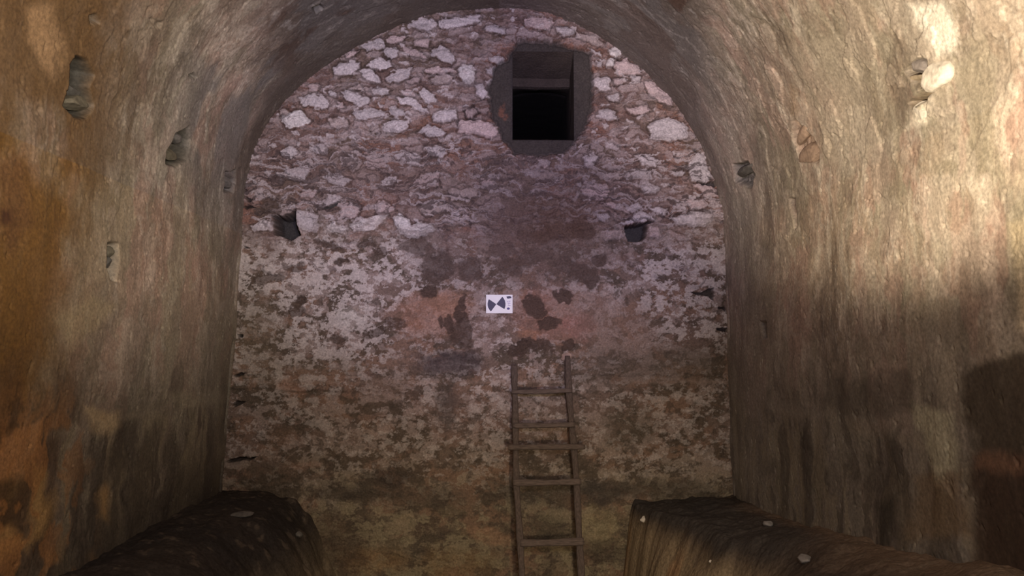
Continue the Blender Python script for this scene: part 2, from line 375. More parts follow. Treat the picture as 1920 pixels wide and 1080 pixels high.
# brown rubble dust under z=0 stays plain
PV = P0.copy(); PV[..., 0] += NXp[:, None] * disp; PV[..., 2] += NZp[:, None] * disp
NV = grid_normals(PV)
fl = (NV[NS // 2, :, 2].mean() > 0)
i0 = int(np.argmin(np.abs(PZ[:NS // 2] - 2.75))); i1 = NS // 2 + int(np.argmin(np.abs(PZ[NS // 2:] - 2.75)))
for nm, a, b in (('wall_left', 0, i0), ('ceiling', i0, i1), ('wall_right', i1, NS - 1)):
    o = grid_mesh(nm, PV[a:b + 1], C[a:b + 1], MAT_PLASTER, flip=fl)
    nn = (NV[a:b + 1] * (-1 if fl else 1)).reshape(-1, 3)
    o.data.normals_split_custom_set_from_vertices(nn.tolist())
def vault_point(px, py):
    """point and inward normal on the displaced vault seen at a pixel"""
    h = prof_hit(px, py)
    p, n, i = h
    j = int(np.argmin(np.abs(ys - p[1])))
    return p + n * float(disp[i, j]), n
VAULT_DISP = disp

# ------------------------------------------------------------------ end wall
res = 0.0062
x0, x1 = PX.min() - 0.12, PX.max() + 0.12
gx = np.arange(x0, x1, res); gz = np.arange(-1.35, PZ.max() + 0.1, res)
WX0, WX1 = wall_pt(961, 200)[0], wall_pt(1076, 200)[0]
WZ0, WZ1 = wall_pt(1020, 262)[2], wall_pt(1020, 97)[2]
for arr, vals in ((gx, (WX0, WX1)), (gz, (WZ0, WZ1))):
    for v in vals: arr[np.argmin(np.abs(arr - v))] = v
GX, GZ = np.meshgrid(gx, gz, indexing='ij')
PW = np.stack([GX, np.full_like(GX, YW), GZ], -1)
wX, wY, _ = project(PW)
a1 = fbm(GX * 6, GZ * 6, 101, 5) - 0.5; a2 = fbm(GX * 6, GZ * 6, 107, 5) - 0.5
b1 = fbm(GX * 22, GZ * 22, 103, 3) - 0.5; b2 = fbm(GX * 22, GZ * 22, 109, 3) - 0.5
wXw = wX + 10 * a1 + 9 * b1; wYw = wY + 8 * a2 + 7 * b2
hgt = 0.05 * (fbm(GX * 1.2, GZ * 1.2, 111, 3) - 0.5) + 0.03 * (fbm(GX * 5, GZ * 8, 112, 4) - 0.5) + 0.012 * (fbm(GX * 25, GZ * 34, 113, 3) - 0.5)
CW = np.zeros(PW.shape)
upper = 1 - sst(395, 500, wY + 90 * a1)                      # 1 in the exposed rubble of the lunette
# mortar
CW[:] = (0.155, 0.098, 0.084)
mixc(CW, (0.125, 0.088, 0.068), sst(0.42, 0.6, fbm(GX * 1.6, GZ * 2.2, 121, 4)))
mixc(CW, (0.27, 0.13, 0.09), 0.6 * sst(0.55, 0.68, fbm(GX * 2.2, GZ * 3.0, 122, 4)))
mixc(CW, (0.30, 0.22, 0.20), 0.6 * sst(0.46, 0.64, fbm(GX * 9, GZ * 16, 123, 4)) * upper)
# thin flakes of slate-like rubble (small courses)
f1, f2, idv = worley(GX * 5.2 + 0.9 * a1 + 0.25 * b1, GZ * 13.5 + 1.6 * a2 + 0.5 * b2, 3)
cell = sst(0.06, 0.22, f2 - f1)
flk = cell * sst(0.50, 0.62, idv) * upper
mixc(CW, (0.34, 0.28, 0.28), (0.62 - 0.25 * sst(270, 330, wY)) * flk)
hgt += 0.016 * cell * upper * (0.4 + 0.8 * idv)
f1b, f2b, idb = worley(GX * 11 + 1.2 * a1 + 0.5 * b1, GZ * 27 + 2.6 * a2 + 1.2 * b2, 8)
cb = sst(0.04, 0.25, f2b - f1b)
mixc(CW, (0.10, 0.07, 0.065), 0.55 * (1 - cb) * upper * (1 - flk))
hgt += 0.008 * cb * upper
# ----- traced stones: (tile origin, polygon in 4x tile coordinates, shade)
TA, TB, TC, TD = (420, 0), (860, 0), (420, 270), (900, 270)
G, PK, BR, DM = (0.47, 0.43, 0.45), (0.44, 0.35, 0.35), (0.62, 0.59, 0.60), (0.33, 0.27, 0.26)
STONES = [
 (TA, G, [(1385,180),(1430,150),(1540,135),(1585,170),(1580,215),(1520,232),(1470,228),(1420,205)]),
 (TA, G, [(1600,160),(1700,135),(1860,120),(1920,118),(1930,150),(1800,190),(1720,210),(1640,222),(1605,195)]),
 (TA, PK, [(1215,295),(1270,275),(1365,280),(1340,310),(1270,325),(1225,318)]),
 (TA, G, [(1030,350),(1090,320),(1180,295),(1205,330),(1210,360),(1130,370),(1090,385),(1060,360)]),
 (TA, G, [(1210,375),(1230,352),(1290,350),(1308,385),(1295,430),(1250,440),(1215,410)]),
 (TA, PK, [(1335,350),(1355,335),(1450,390),(1530,440),(1500,440),(1420,430),(1350,395)]),
 (TA, PK, [(1430,315),(1520,290),(1540,320),(1520,370),(1460,360),(1435,345)]),
 (TA, G, [(1550,380),(1620,345),(1680,370),(1730,450),(1700,490),(1620,450),(1560,420)]),
 (TA, PK, [(905,420),(960,390),(1020,385),(980,425),(930,440)]),
 (TA, G, [(820,510),(870,480),(960,462),(1010,475),(1000,520),(940,560),(850,570),(820,550)]),
 (TA, G, [(1070,500),(1110,455),(1180,435),(1245,450),(1255,500),(1190,530),(1110,515)]),
 (TA, G, [(1015,530),(1110,525),(1180,600),(1170,630),(1110,620),(1050,590)]),
 (TA, G, [(1235,590),(1300,535),(1400,520),(1385,590),(1320,620),(1240,630)]),
 (TA, PK, [(1375,620),(1420,590),(1470,590),(1450,620),(1400,632)]),
 (TA, BR, [(1750,520),(1790,485),(1870,490),(1870,610),(1830,640),(1790,610),(1755,560)]),
 (TA, PK, [(1500,530),(1580,510),(1700,520),(1730,545),(1640,560),(1540,560)]),
 (TA, DM, [(1545,590),(1640,560),(1730,580),(1660,625),(1560,620)]),
 (TA, PK, [(635,655),(665,640),(710,645),(690,680),(650,680)]),
 (TA, G, [(560,730),(640,700),(700,705),(780,760),(805,800),(760,825),(680,805),(590,790)]),
 (TA, G, [(775,690),(850,695),(850,720),(790,720)]),
 (TA, G, [(880,675),(940,680),(1010,710),(1080,735),(1085,765),(1040,790),(1000,795),(950,760),(900,730)]),
 (TA, DM, [(950,655),(1020,640),(1060,680),(990,680)]),
 (TA, G, [(1105,680),(1150,655),(1255,680),(1240,700),(1170,715),(1120,710)]),
 (TA, PK, [(1320,690),(1430,690),(1420,730),(1370,730)]),
 (TA, G, [(1460,700),(1510,665),(1570,700),(1600,760),(1540,780),(1490,750)]),
 (TA, G, [(1300,740),(1400,735),(1500,800),(1540,840),(1480,840),(1400,800),(1330,780)]),
 (TA, BR, [(440,880),(540,830),(600,840),(665,900),(665,930),(560,965),(480,960),(440,920)]),
 (TA, G, [(955,840),(1020,820),(1140,830),(1210,850),(1200,880),(1100,900),(1020,900),(975,875)]),
 (TA, G, [(1235,820),(1290,800),(1350,840),(1365,865),(1300,890),(1255,865)]),
 (TA, G, [(1555,870),(1620,825),(1740,820),(1745,880),(1680,910),(1600,920),(1565,900)]),
 (TA, DM, [(790,900),(850,880),(930,900),(920,950),(830,970),(795,940)]),
 (TA, G, [(1200,930),(1260,900),(1380,905),(1380,960),(1320,1000),(1240,995),(1200,970)]),
 (TA, G, [(1450,990),(1530,935),(1600,960),(1665,995),(1640,1020),(1540,1020)]),
 (TA, PK, [(1800,820),(1870,800),(1900,840),(1860,885),(1810,870)]),
 (TA, DM, [(1745,920),(1840,890),(1880,950),(1800,990)]),
 (TA, DM, [(1105,960),(1160,950),(1170,1000),(1120,1010)]),
 (TA, PK, [(850,760),(890,770),(905,810),(870,810)]),
 (TA, DM, [(420,830),(470,820),(500,850),(440,870)]),
 (TB, G, [(190,210),(260,190),(350,215),(340,255),(270,250),(200,235)]),
 (TB, G, [(745,200),(800,195),(870,225),(850,265),(790,270),(750,240)]),
 (TB, G, [(230,430),(330,420),(360,460),(320,490),(240,480)]),
 (TB, G, [(200,520),(270,495),(290,530),(250,565),(210,550)]),
 (TB, BR, [(1120,380),(1200,340),(1230,400),(1200,440),(1130,420)]),
 (TB, G, [(960,370),(1060,400),(1070,430),(1000,410)]),
 (TB, G, [(1030,460),(1065,460),(1070,500),(1035,500)]),
 (TB, BR, [(1115,470),(1150,440),(1190,450),(1170,490),(1110,515)]),
 (TB, G, [(990,610),(1070,570),(1130,590),(1140,670),(1060,680),(1000,640)]),
 (TB, PK, [(1150,600),(1230,580),(1260,620),(1180,640)]),
 (TB, G, [(1290,560),(1355,580),(1350,610),(1290,610)]),
 (TB, G, [(110,640),(180,620),(215,700),(180,745),(120,700)]),
 (TB, G, [(1120,710),(1200,705),(1190,770),(1140,760)]),
 (TB, G, [(1040,830),(1120,810),(1180,840),(1190,900),(1110,910),(1040,880)]),
 (TB, PK, [(1260,800),(1400,790),(1450,830),(1350,860),(1280,840)]),
 (TB, PK, [(40,800),(110,800),(145,840),(110,885),(50,870)]),
 (TB, G, [(1420,960),(1500,890),(1620,890),(1720,950),(1700,1040),(1560,1060),(1440,1040)]),
 (TB, PK, [(0,900),(150,900),(280,940),(290,1000),(240,1050),(120,1000),(0,990)]),
 (TB, PK, [(480,130),(620,130),(720,170),(680,230),(560,220),(490,180)]),
 (TB, DM, [(870,230),(1010,270),(1100,330),(1050,350),(900,290)]),
 (TB, PK, [(1160,500),(1260,430),(1380,560),(1300,560),(1200,570)]),
 (TB, PK, [(1395,600),(1450,610),(1600,740),(1590,800),(1500,770),(1420,680)]),
 (TC, G, [(440,60),(480,20),(540,30),(560,80),(500,110),(450,95)]),
 (TC, G, [(640,20),(740,10),(780,50),(770,95),(700,80)]),
 (TC, G, [(425,220),(500,190),(630,165),(640,200),(590,280),(500,260)]),
 (TC, G, [(725,240),(800,215),(900,240),(960,270),(900,320),(800,290)]),
 (TC, G, [(1290,80),(1360,60),(1480,85),(1480,160),(1390,150),(1300,115)]),
 (TC, G, [(1490,20),(1600,0),(1680,40),(1640,95),(1530,80)]),
 (TC, PK, [(1065,110),(1150,90),(1230,130),(1200,180),(1080,170)]),
 (TC, DM, [(865,90),(980,90),(1040,140),(980,210),(900,160)]),
 (TC, G, [(1180,280),(1240,240),(1300,250),(1270,310),(1190,330)]),
 (TC, PK, [(1400,320),(1470,230),(1620,215),(1610,310),(1500,325)]),
 (TC, G, [(705,480),(760,420),(840,385),(880,410),(840,445)]),
 (TC, PK, [(1135,470),(1180,425),(1230,440),(1290,490),(1210,545),(1150,530)]),
 (TC, DM, [(1455,470),(1560,430),(1700,450),(1700,500),(1500,540)]),
 (TC, G, [(545,490),(640,500),(720,550),(710,680),(620,660),(560,620)]),
 (TC, BR, [(780,610),(820,585),(930,640),(900,680),(790,660)]),
 (TC, BR, [(945,600),(1040,570),(1180,530),(1240,545),(1200,600),(1100,650),(960,655)]),
 (TC, BR, [(1255,560),(1320,525),(1380,570),(1390,620),(1440,590),(1540,600),(1600,640),(1500,690),(1390,710),(1320,660)]),
 (TC, G, [(200,620),(300,560),(380,590),(360,650),(220,660)]),
 (TC, G, [(1300,790),(1400,755),(1520,800),(1510,835),(1400,840)]),
 (TC, G, [(860,750),(950,725),(1080,730),(1040,780),(900,780)]),
 (TC, G, [(260,930),(340,890),(450,940),(440,980),(330,985)]),
 (TC, G, [(620,880),(740,850),(900,900),(860,960),(720,950)]),
 (TC, DM, [(380,500),(530,450),(540,490),(450,530)]),
 (TC, PK, [(560,370),(690,350),(680,390),(580,400)]),
 (TC, PK, [(850,450),(940,440),(1040,490),(980,560),(870,540)]),
 (TC, DM, [(1700,350),(1900,330),(1900,400),(1720,420)]),
 (TD, G, [(770,110),(830,80),(900,110),(870,160),(790,170)]),
 (TD, G, [(1160,90),(1240,75),(1340,130),(1310,165),(1200,150)]),
 (TD, G, [(1080,200),(1180,180),(1290,190),(1290,265),(1100,265)]),
 (TD, DM, [(870,230),(1050,210),(1060,260),(900,260)]),
 (TD, G, [(1420,220),(1510,190),(1540,220),(1470,250)]),
 (TD, G, [(1560,170),(1620,65),(1670,80),(1740,260),(1680,295),(1590,270)]),
 (TD, PK, [(760,350),(840,290),(960,320),(990,360),(920,415),(820,410)]),
 (TD, G, [(1180,310),(1250,290),(1350,330),(1330,380),(1240,380)]),
 (TD, PK, [(910,430),(1010,440),(1130,490),(1120,520),(1000,480)]),
 (TD, G, [(1100,480),(1200,440),(1220,480),(1150,520)]),
 (TD, G, [(870,520),(960,505),(985,540),(930,570),(880,555)]),
 (TD, G, [(1020,610),(1130,560),(1210,510),(1320,570),(1200,590)]),
 (TD, G, [(1270,490),(1410,480),(1380,545),(1320,520)]),
 (TD, G, [(1415,560),(1540,515),(1740,495),(1770,560),(1700,610),(1600,625),(1480,600)]),
 (TD, PK, [(1550,420),(1680,410),(1725,460),(1600,490)]),
 (TD, DM, [(870,690),(950,640),(1080,650),(1080,710),(950,730)]),
 (TD, PK, [(1265,630),(1340,615),(1355,710),(1270,700)]),
 (TD, G, [(1720,640),(1770,630),(1815,680),(1770,695)]),
 (TD, G, [(1450,870),(1540,860),(1590,930),(1530,970),(1460,920)]),
 (TD, G, [(1390,790),(1440,795),(1440,840),(1400,830)]),
 (TD, G, [(720,280),(760,270),(770,310),(735,315)]),
 (TD, PK, [(430,120),(500,110),(520,160),(490,190),(440,160)]),
 (TD, DM, [(420,220),(580,210),(580,280),(440,270)]),
 (TD, DM, [(1380,650),(1440,650),(1520,680),(1640,720),(1500,720)]),
 (TD, PK, [(1600,300),(1700,310),(1780,340),(1790,400),(1700,400)]),
 (TD, PK, [(0,260),(90,250),(110,300),(20,310)]),
 (TD, G, [(1300,960),(1370,960),(1370,1010),(1310,1000)]),
 (TD, G, [(1100,860),(1180,870),(1240,920),(1160,950)]),
 (TD, G, [(1520,1000),(1620,980),(1700,1020),(1640,1080),(1540,1070)]),
]
spk = fbm(GX * 30, GZ * 38, 131, 4)
for (ox, oy), col, poly in STONES:
    pl = [(ox + x / 4.0, oy + y / 4.0) for x, y in poly]
    bx = [p[0] for p in pl]; by = [p[1] for p in pl]
    i0w, i1w = np.searchsorted(gx, wall_pt(min(bx) - 12, 540)[0]), np.searchsorted(gx, wall_pt(max(bx) + 12, 540)[0])
    cxm = sum(bx) / len(bx); 
    i0w = max(0, i0w - 4); i1w += 4
    j0w, j1w = np.searchsorted(gz, wall_pt(cxm, max(by) + 12)[2]), np.searchsorted(gz, wall_pt(cxm, min(by) - 12)[2])
    sl = (slice(i0w, i1w), slice(max(0, j0w - 2), j1w + 2))
    d = poly_sdf(wXw[sl], wYw[sl], pl)
    sh = random.uniform(0.86, 1.12)
    m = sst(-1.2, 1.6, d)
    tex = (0.84 + 0.32 * spk[sl])[..., None] * sh
    CW[sl] = CW[sl] * (1 - m[..., None]) + np.array(col) * tex * m[..., None]
    rim = np.exp(-((d + 2.2) / 1.6) ** 2)
    CW[sl] *= (1 - 0.5 * rim)[..., None]  # shadow gap round the stone, painted into the colour
    pro = random.uniform(0.014, 0.032) * (0.5 if col is DM else 1)
    tilt = (wY[sl] - sum(by) / len(by)) / 20.0
    hgt[sl] = hgt[sl] * (1 - 0.6 * m) + pro * sst(-1.5, 6, d) * (1 + 0.35 * np.clip(tilt, -1, 1)) - 0.010 * rim
    hgt[sl] += 0.006 * (spk[sl] - 0.5) * m
band = sst(235, 300, wY + 40 * a1) * (1 - sst(400, 450, wY + 60 * a1))
fl2 = sst(0.575, 0.60, sfbm(GX * 5.5 + 2 * a1, GZ * 26 + 5 * a2 + 1.2 * GX, 191, 4, 0.6)) * (0.25 * upper + 0.6 * band)
mixc(CW, (0.40, 0.35, 0.36), np.clip(fl2, 0, 0.75)); hgt += 0.008 * fl2
fl3 = sst(0.60, 0.63, sfbm(GX * 5.0 + 2.5 * a1, GZ * 30 + 6 * a2, 195, 4, 0.6)) * (0.35 + 0.65 * band)
mixc(CW, (0.055, 0.040, 0.040), 0.75 * fl3 * upper); hgt -= 0.010 * fl3 * upper
# small white chips between the traced stones
f1c, f2c, idc = worley(GX * 8.5 + 1.0 * b1 + a1, GZ * 17 + 1.2 * b2 + a2, 21)
chip = sst(0.80, 0.84, idc) * sst(0.36, 0.22, f1c) * upper
mixc(CW, (0.46, 0.41, 0.42), 0.8 * chip); hgt += 0.010 * chip
# ----- lower wall: rendered, stained, with salt bloom
lowr = 1 - upper
sp1 = fbm(GX * 13, GZ * 18, 141, 6, 0.70); big = fbm(GX * 2.0, GZ * 2.8, 142, 4)
def blob(cx, cy, rx, ry, ang=0.0, soft=0.35):
    c, s_ = math.cos(ang), math.sin(ang)
    Xb = wXw + 16 * a1 + 10 * b2; Yb = wYw + 16 * a2 + 8 * b1
    u = ((Xb - cx) * c + (Yb - cy) * s_) / rx; v = (-(Xb - cx) * s_ + (Yb - cy) * c) / ry
    return 1 - sst(1 - soft, 1 + soft, np.hypot(u, v))
deep = sst(800, 990, wY + 60 * a1)                                     # browner and greener downwards
base_lo = np.array((0.19, 0.14, 0.115))[None, None] * (1 - deep[..., None]) + np.array((0.15, 0.125, 0.075))[None, None] * deep[..., None]
CW[:] = CW * (1 - 0.75 * lowr[..., None]) + base_lo * 0.75 * lowr[..., None]
mixc(CW, (0.25, 0.15, 0.10), 0.55 * lowr * sst(0.5, 0.66, fbm(GX * 2.7, GZ * 4, 143, 4)))
mixc(CW, (0.085, 0.068, 0.05), 0.72 * lowr * sst(0.50, 0.58, fbm(GX * 4.5, GZ * 6.5, 144, 6, .6)))
lt = sst(0.53, 0.57, fbm(GX * 6.5 + a1, GZ * 9 + a2, 145, 6, .62))
ltc = np.array((0.34, 0.275, 0.25))[None, None] * (1 - deep[..., None]) + np.array((0.29, 0.25, 0.155))[None, None] * deep[..., None]
mm = (0.62 * lt * lowr)[..., None]; CW[:] = CW * (1 - mm) + ltc * mm
mixc(CW, (0.075, 0.058, 0.045), 0.6 * lowr * sst(0.61, 0.645, fbm(GX * 11, GZ * 13, 146, 4, .6)))
bloom = np.clip(blob(560, 520, 190, 85) + blob(640, 590, 110, 50) + blob(1290, 520, 90, 100) + blob(1300, 590, 70, 60) + 0.85 * blob(720, 500, 110, 60) + .7 * blob(870, 480, 60, 55)
                + 0.6 * blob(600, 660, 170, 50) + 0.5 * blob(920, 660, 60, 80) + 0.22, 0, 1)
sl_ = sst(0.585 - 0.10 * bloom, 0.625 - 0.10 * bloom, sp1 + 0.25 * (big - 0.5))
bc = np.array((0.52, 0.47, 0.45))[None, None] * (1 - deep[..., None]) + np.array((0.26, 0.21, 0.135))[None, None] * deep[..., None]
mm = (0.80 * sl_ * lowr * (0.45 + 0.55 * bloom))[..., None]
CW[:] = CW * (1 - mm) + bc * mm
hgt += 0.006 * sl_ * lowr
# pink and orange render patches
for (cx, cy, rx, ry, an, col, stg) in [
    (805, 590, 70, 42, 0, (0.34, 0.18, 0.115), .85), (850, 570, 40, 25, 0, (0.35, 0.20, 0.13), .7),
    (1015, 590, 60, 50, 0, (0.30, 0.15, 0.105), .7), (1085, 610, 32, 26, 0, (0.36, 0.17, 0.14), .7),
    (1160, 620, 75, 42, 0.1, (0.25, 0.17, 0.13), .75), (1100, 570, 60, 26, 0, (0.27, 0.18, 0.14), .6),
    (900, 620, 40, 40, 0, (0.27, 0.19, 0.16), .5), (550, 725, 30, 11, 0, (0.34, 0.19, 0.13), .7), (720, 730, 45, 22, 0, (0.25, 0.17, 0.13), .55),
    (610, 690, 90, 16, 0, (0.20, 0.15, 0.105), .5), (985, 625, 22, 12, 0, (0.38, 0.18, 0.09), .6),
    (760, 680, 40, 30, 0, (0.28, 0.20, 0.16), .6),
    (915, 1005, 45, 14, 0.3, (0.36, 0.22, 0.13), .8), (700, 1050, 60, 26, 0, (0.26, 0.15, 0.06), .7), (860, 1060, 70, 30, 0, (0.24, 0.15, 0.06), .6),  # lowest orange patches also carry painted lamp glow
    (580, 870, 28, 12, -.2, (0.28, 0.17, 0.12), .7), (530, 815, 30, 20, 0, (0.26, 0.16, 0.11), .6),
    (1120, 985, 42, 34, 0, (0.32, 0.27, 0.15), .7), (660, 595, 26, 18, 0, (0.60, 0.58, 0.55), .55)]:
    mixc(CW, col, 0.78 * stg * blob(cx, cy, rx, ry, an, 0.45) * (0.6 + 0.4 * sst(0.35, 0.6, sp1)))
# dark stones bared in the render
for (cx, cy, rx, ry, an, hh) in [
    (955, 500, 28, 16, 0, .5), (1000, 480, 34, 14, 0, .4), (1065, 500, 34, 13, .1, .6), (1105, 520, 22, 14, .3, .8), (1130, 490, 17, 10, 0, .7),
    (1050, 435, 44, 18, 0, .4), (1095, 430, 22, 14, 0, .5), (1000, 440, 30, 14, 0, .3), (940, 470, 26, 12, 0, .4), (820, 500, 26, 28, 0, .6), (880, 505, 24, 22, 0, .6),
    (800, 545, 14, 14, 0.6, 1), (868, 580, 9, 26, 0.1, .9), (868, 625, 20, 26, 0, .6), (830, 605, 6, 9, 0, .8), (845, 606, 8, 13, 0, .8),
    (1003, 575, 18, 16, 0, .9), (1028, 607, 24, 14, -.1, 1.3), (1057, 555, 16, 10, .2, .9), (1060, 648, 12, 10, 0, 1), (1000, 650, 34, 12, 0, .7), (975, 655, 20, 12, 0, .7),
    (640, 492, 9, 7, 0, 1.0), (567, 560, 10, 8, 0, 1.0), (560, 580, 16, 10, 0, .5), (635, 635, 14, 9, 0, .5), (700, 625, 22, 10, 0, .4), (740, 610, 20, 10, 0, .3),
    (620, 460, 26, 6, .15, .7), (690, 455, 20, 7, 0, .6), (550, 500, 26, 8, 0, .4), (500, 525, 30, 8, 0, .5), (780, 460, 30, 14, 0, .4), (720, 470, 16, 8, 0, .4),
    (585, 400, 1, 1, 0, 0), (510, 385, 26, 14, 0, .2), (530, 420, 20, 12, 0, .1)]:
    m = blob(cx, cy, rx * 1.06, ry * 1.06, an, 0.13)
    mixc(CW, (0.070, 0.047, 0.036), 0.88 * min(1, 0.6 + 0.5 * hh) * m)
    hgt -= 0.014 * hh * m
# dark patches
for (cx, cy, rx, ry, col, stg) in [(835, 682, 62, 22, (0.075, 0.06, 0.065), .8), (870, 668, 34, 16, (0.07, 0.055, 0.055), .7), (838, 760, 22, 44, (0.085, 0.07, 0.065), .65),
    (730, 895, 40, 20, (0.05, 0.04, 0.034), .7), (640, 920, 60, 18, (0.06, 0.052, 0.04), .6), (700, 930, 60, 10, (0.05, 0.04, 0.03), .6), (1010, 920, 90, 30, (0.075, 0.065, 0.05), .55),
    (1130, 920, 60, 20, (0.06, 0.052, 0.05), .6), (500, 900, 60, 30, (0.07, 0.055, 0.038), .5), (1240, 920, 120, 20, (0.065, 0.055, 0.04), .6), (1020, 1000, 45, 34, (0.07, 0.06, 0.045), .5),
    (700, 335, 150, 60, (0.13, 0.09, 0.08), .35), (1150, 350, 120, 50, (0.13, 0.09, 0.08), .35), (980, 340, 130, 65, (0.13, 0.095, 0.09), .45), (1030, 420, 90, 45, (0.11, 0.065, 0.045), .7), (1010, 490, 150, 45, (0.12, 0.085, 0.07), .5), (830, 480, 60, 55, (0.12, 0.09, 0.08), .4), (940, 420, 50, 50, (0.14, 0.10, 0.09), .5),
    (1150, 690, 80, 40, (0.12, 0.095, 0.075), .5), (1280, 690, 70, 40, (0.12, 0.10, 0.08), .45), (1180, 800, 50, 40, (0.10, 0.085, 0.065), .45),
    (490, 630, 40, 90, (0.17, 0.13, 0.09), .4), (620, 1030, 60, 60, (0.085, 0.06, 0.04), .6), (780, 930, 90, 20, (0.08, 0.065, 0.05), .5), (1130, 1030, 50, 20, (0.05, 0.04, 0.03), .5)]:
    mixc(CW, col, stg * blob(cx, cy, rx, ry, 0, 0.5))
# tide ledge across the wall
lz = wY + 6 * a2
lg = np.exp(-((lz - 716) / 3.0) ** 2) * sst(0.35, 0.5, fbm(GX * 2, GZ * 0 + 1, 151, 3))
hgt += 0.012 * sst(706, 722, lz) - 0.010 * np.exp(-((lz - 706) / 3.5) ** 2); mixc(CW, (0.30, 0.22, 0.18), 0.45 * lg)
lz2 = wY + 9 * a2 - 0.02 * (wX - 640)
mixc(CW, (0.07, 0.055, 0.04), 0.5 * np.exp(-((lz2 - 735) / 2.0) ** 2) * (wX < 760) * sst(0.4, 0.5, fbm(GX * 2.4, GZ * 0 + 4, 152, 3)))
hgt -= 0.01 * np.exp(-((lz2 - 735) / 2.5) ** 2) * (wX < 760)
# smooth mortar collar round the opening
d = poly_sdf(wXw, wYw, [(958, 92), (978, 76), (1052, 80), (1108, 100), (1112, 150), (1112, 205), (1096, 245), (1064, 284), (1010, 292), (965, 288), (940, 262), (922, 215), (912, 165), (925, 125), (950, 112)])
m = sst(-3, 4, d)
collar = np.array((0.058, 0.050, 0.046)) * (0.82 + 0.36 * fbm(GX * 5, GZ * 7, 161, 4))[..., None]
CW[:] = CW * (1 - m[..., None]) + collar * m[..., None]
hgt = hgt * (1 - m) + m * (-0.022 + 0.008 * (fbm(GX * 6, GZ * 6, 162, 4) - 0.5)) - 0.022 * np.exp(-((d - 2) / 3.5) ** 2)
mixc(CW, (0.24, 0.10, 0.06), 0.6 * blob(947, 205, 9, 12)); mixc(CW, (0.05, 0.04, 0.04), 0.5 * blob(900, 190, 16, 3)); mixc(CW, (0.05, 0.04, 0.04), 0.4 * blob(930, 225, 22, 6, 0.7))
# square putlog sockets and open joints
def socket(poly, depth, soft=4, col=(0.045, 0.042, 0.04)):  # dark colours paint shade into the recess
    bx = [p[0] for p in poly]; by = [p[1] for p in poly]
    ii = np.where((wX > min(bx) - 14) & (wX < max(bx) + 14) & (wY > min(by) - 14) & (wY < max(by) + 14))
    d = poly_sdf(wX[ii] + 3 * b1[ii] * 2, wY[ii] + 3 * b2[ii] * 2, poly); m = sst(-0.6, soft, d)
    hgt[ii] = hgt[ii] * (1 - m) - depth * m
    CW[ii] = CW[ii] * (1 - m[:, None]) + np.array(col) * m[:, None]
socket([(508, 403), (536, 404), (547, 398), (554, 393), (557, 420), (565, 440), (546, 452), (533, 446), (514, 442), (514, 415)], 0.34, 3.5)
socket([(1172, 423), (1190, 418), (1232, 414), (1214, 422), (1213, 440), (1205, 452), (1176, 452), (1172, 440)], 0.22, 3.5)
socket([(600, 389), (615, 386), (640, 376), (628, 388), (610, 391)], 0.05, 1.5)
socket([(1311, 345), (1332, 340), (1344, 338), (1360, 344), (1342, 349), (1325, 348)], 0.10, 1.5, (0.06, 0.05, 0.05))
socket([(1297, 281), (1306, 281), (1316, 284), (1306, 287)], 0.07, 1.5, (0.06, 0.05, 0.05))
socket([(1290, 549), (1320, 546), (1338, 540), (1340, 566), (1328, 556)], 0.09, 1.5, (0.06, 0.05, 0.04))
socket([(1345, 577), (1360, 576), (1364, 590), (1358, 582)], 0.08, 1.5, (0.05, 0.04, 0.04))
socket([(1342, 616), (1362, 615), (1366, 622), (1345, 620)], 0.08, 1.5, (0.05, 0.04, 0.04))
socket([(425, 864), (440, 858), (486, 857), (460, 864), (430, 868)], 0.09, 1.5, (0.05, 0.04, 0.035))
socket([(436, 758), (444, 752), (462, 754), (450, 760), (438, 762)], 0.08, 1.5, (0.05, 0.04, 0.035))
socket([(434, 704), (450, 699), (460, 701), (442, 706)], 0.08, 1.5, (0.05, 0.04, 0.035))
socket([(444, 628), (455, 627), (455, 633), (446, 633)], 0.08, 1.5, (0.05, 0.04, 0.035))
socket([(460, 368), (474, 374), (466, 380)], 0.08, 1.5, (0.05, 0.04, 0.035))
socket([(457, 385), (470, 386), (480, 391), (462, 392)], 0.08, 1.5, (0.05, 0.04, 0.035))
socket([(456, 463), (472, 466), (458, 468)], 0.07, 1.5, (0.05, 0.04, 0.035))
# mortar bedding lines beside the corners
corner = sst(0.10, 0.0, np.interp(GZ, PZ[NS // 2:][::-1], PX[NS // 2:][::-1]) - GX)
CW *= (0.86 + 0.28 * vn(GX * 75, GZ * 75, 171))[..., None]
PW[..., 1] -= hgt
# faces kept: under the arch and outside the window opening
fx = 0.5 * (gx[:-1] + gx[1:]); fz = 0.5 * (gz[:-1] + gz[1:])
FXg, FZg = np.meshgrid(fx, fz, indexing='ij')
keep = ~((FXg > WX0) & (FXg < WX1) & (FZg > WZ0) & (FZg < WZ1))
hw = np.full(FXg.shape, -1.0)
prof_poly_x = PX + NXp * -0.07; prof_poly_z = PZ + NZp * -0.07
step = 12
keep &= poly_sdf(FXg, FZg, list(zip(prof_poly_x[::step], prof_poly_z[::step]))) > 0
nW = grid_normals(PW)
grid_mesh('wall_end', PW, CW, MAT_RUBBLE, keep=keep, flip=(nW[..., 1].mean() > 0))
WALL = (gx, gz, PW)
def wall_surface(px, py):
    p = wall_pt(px, py); i = int(np.argmin(np.abs(gx - p[0]))); j = int(np.argmin(np.abs(gz - p[2])))
    return np.array([p[0], PW[i, j, 1], p[2]])

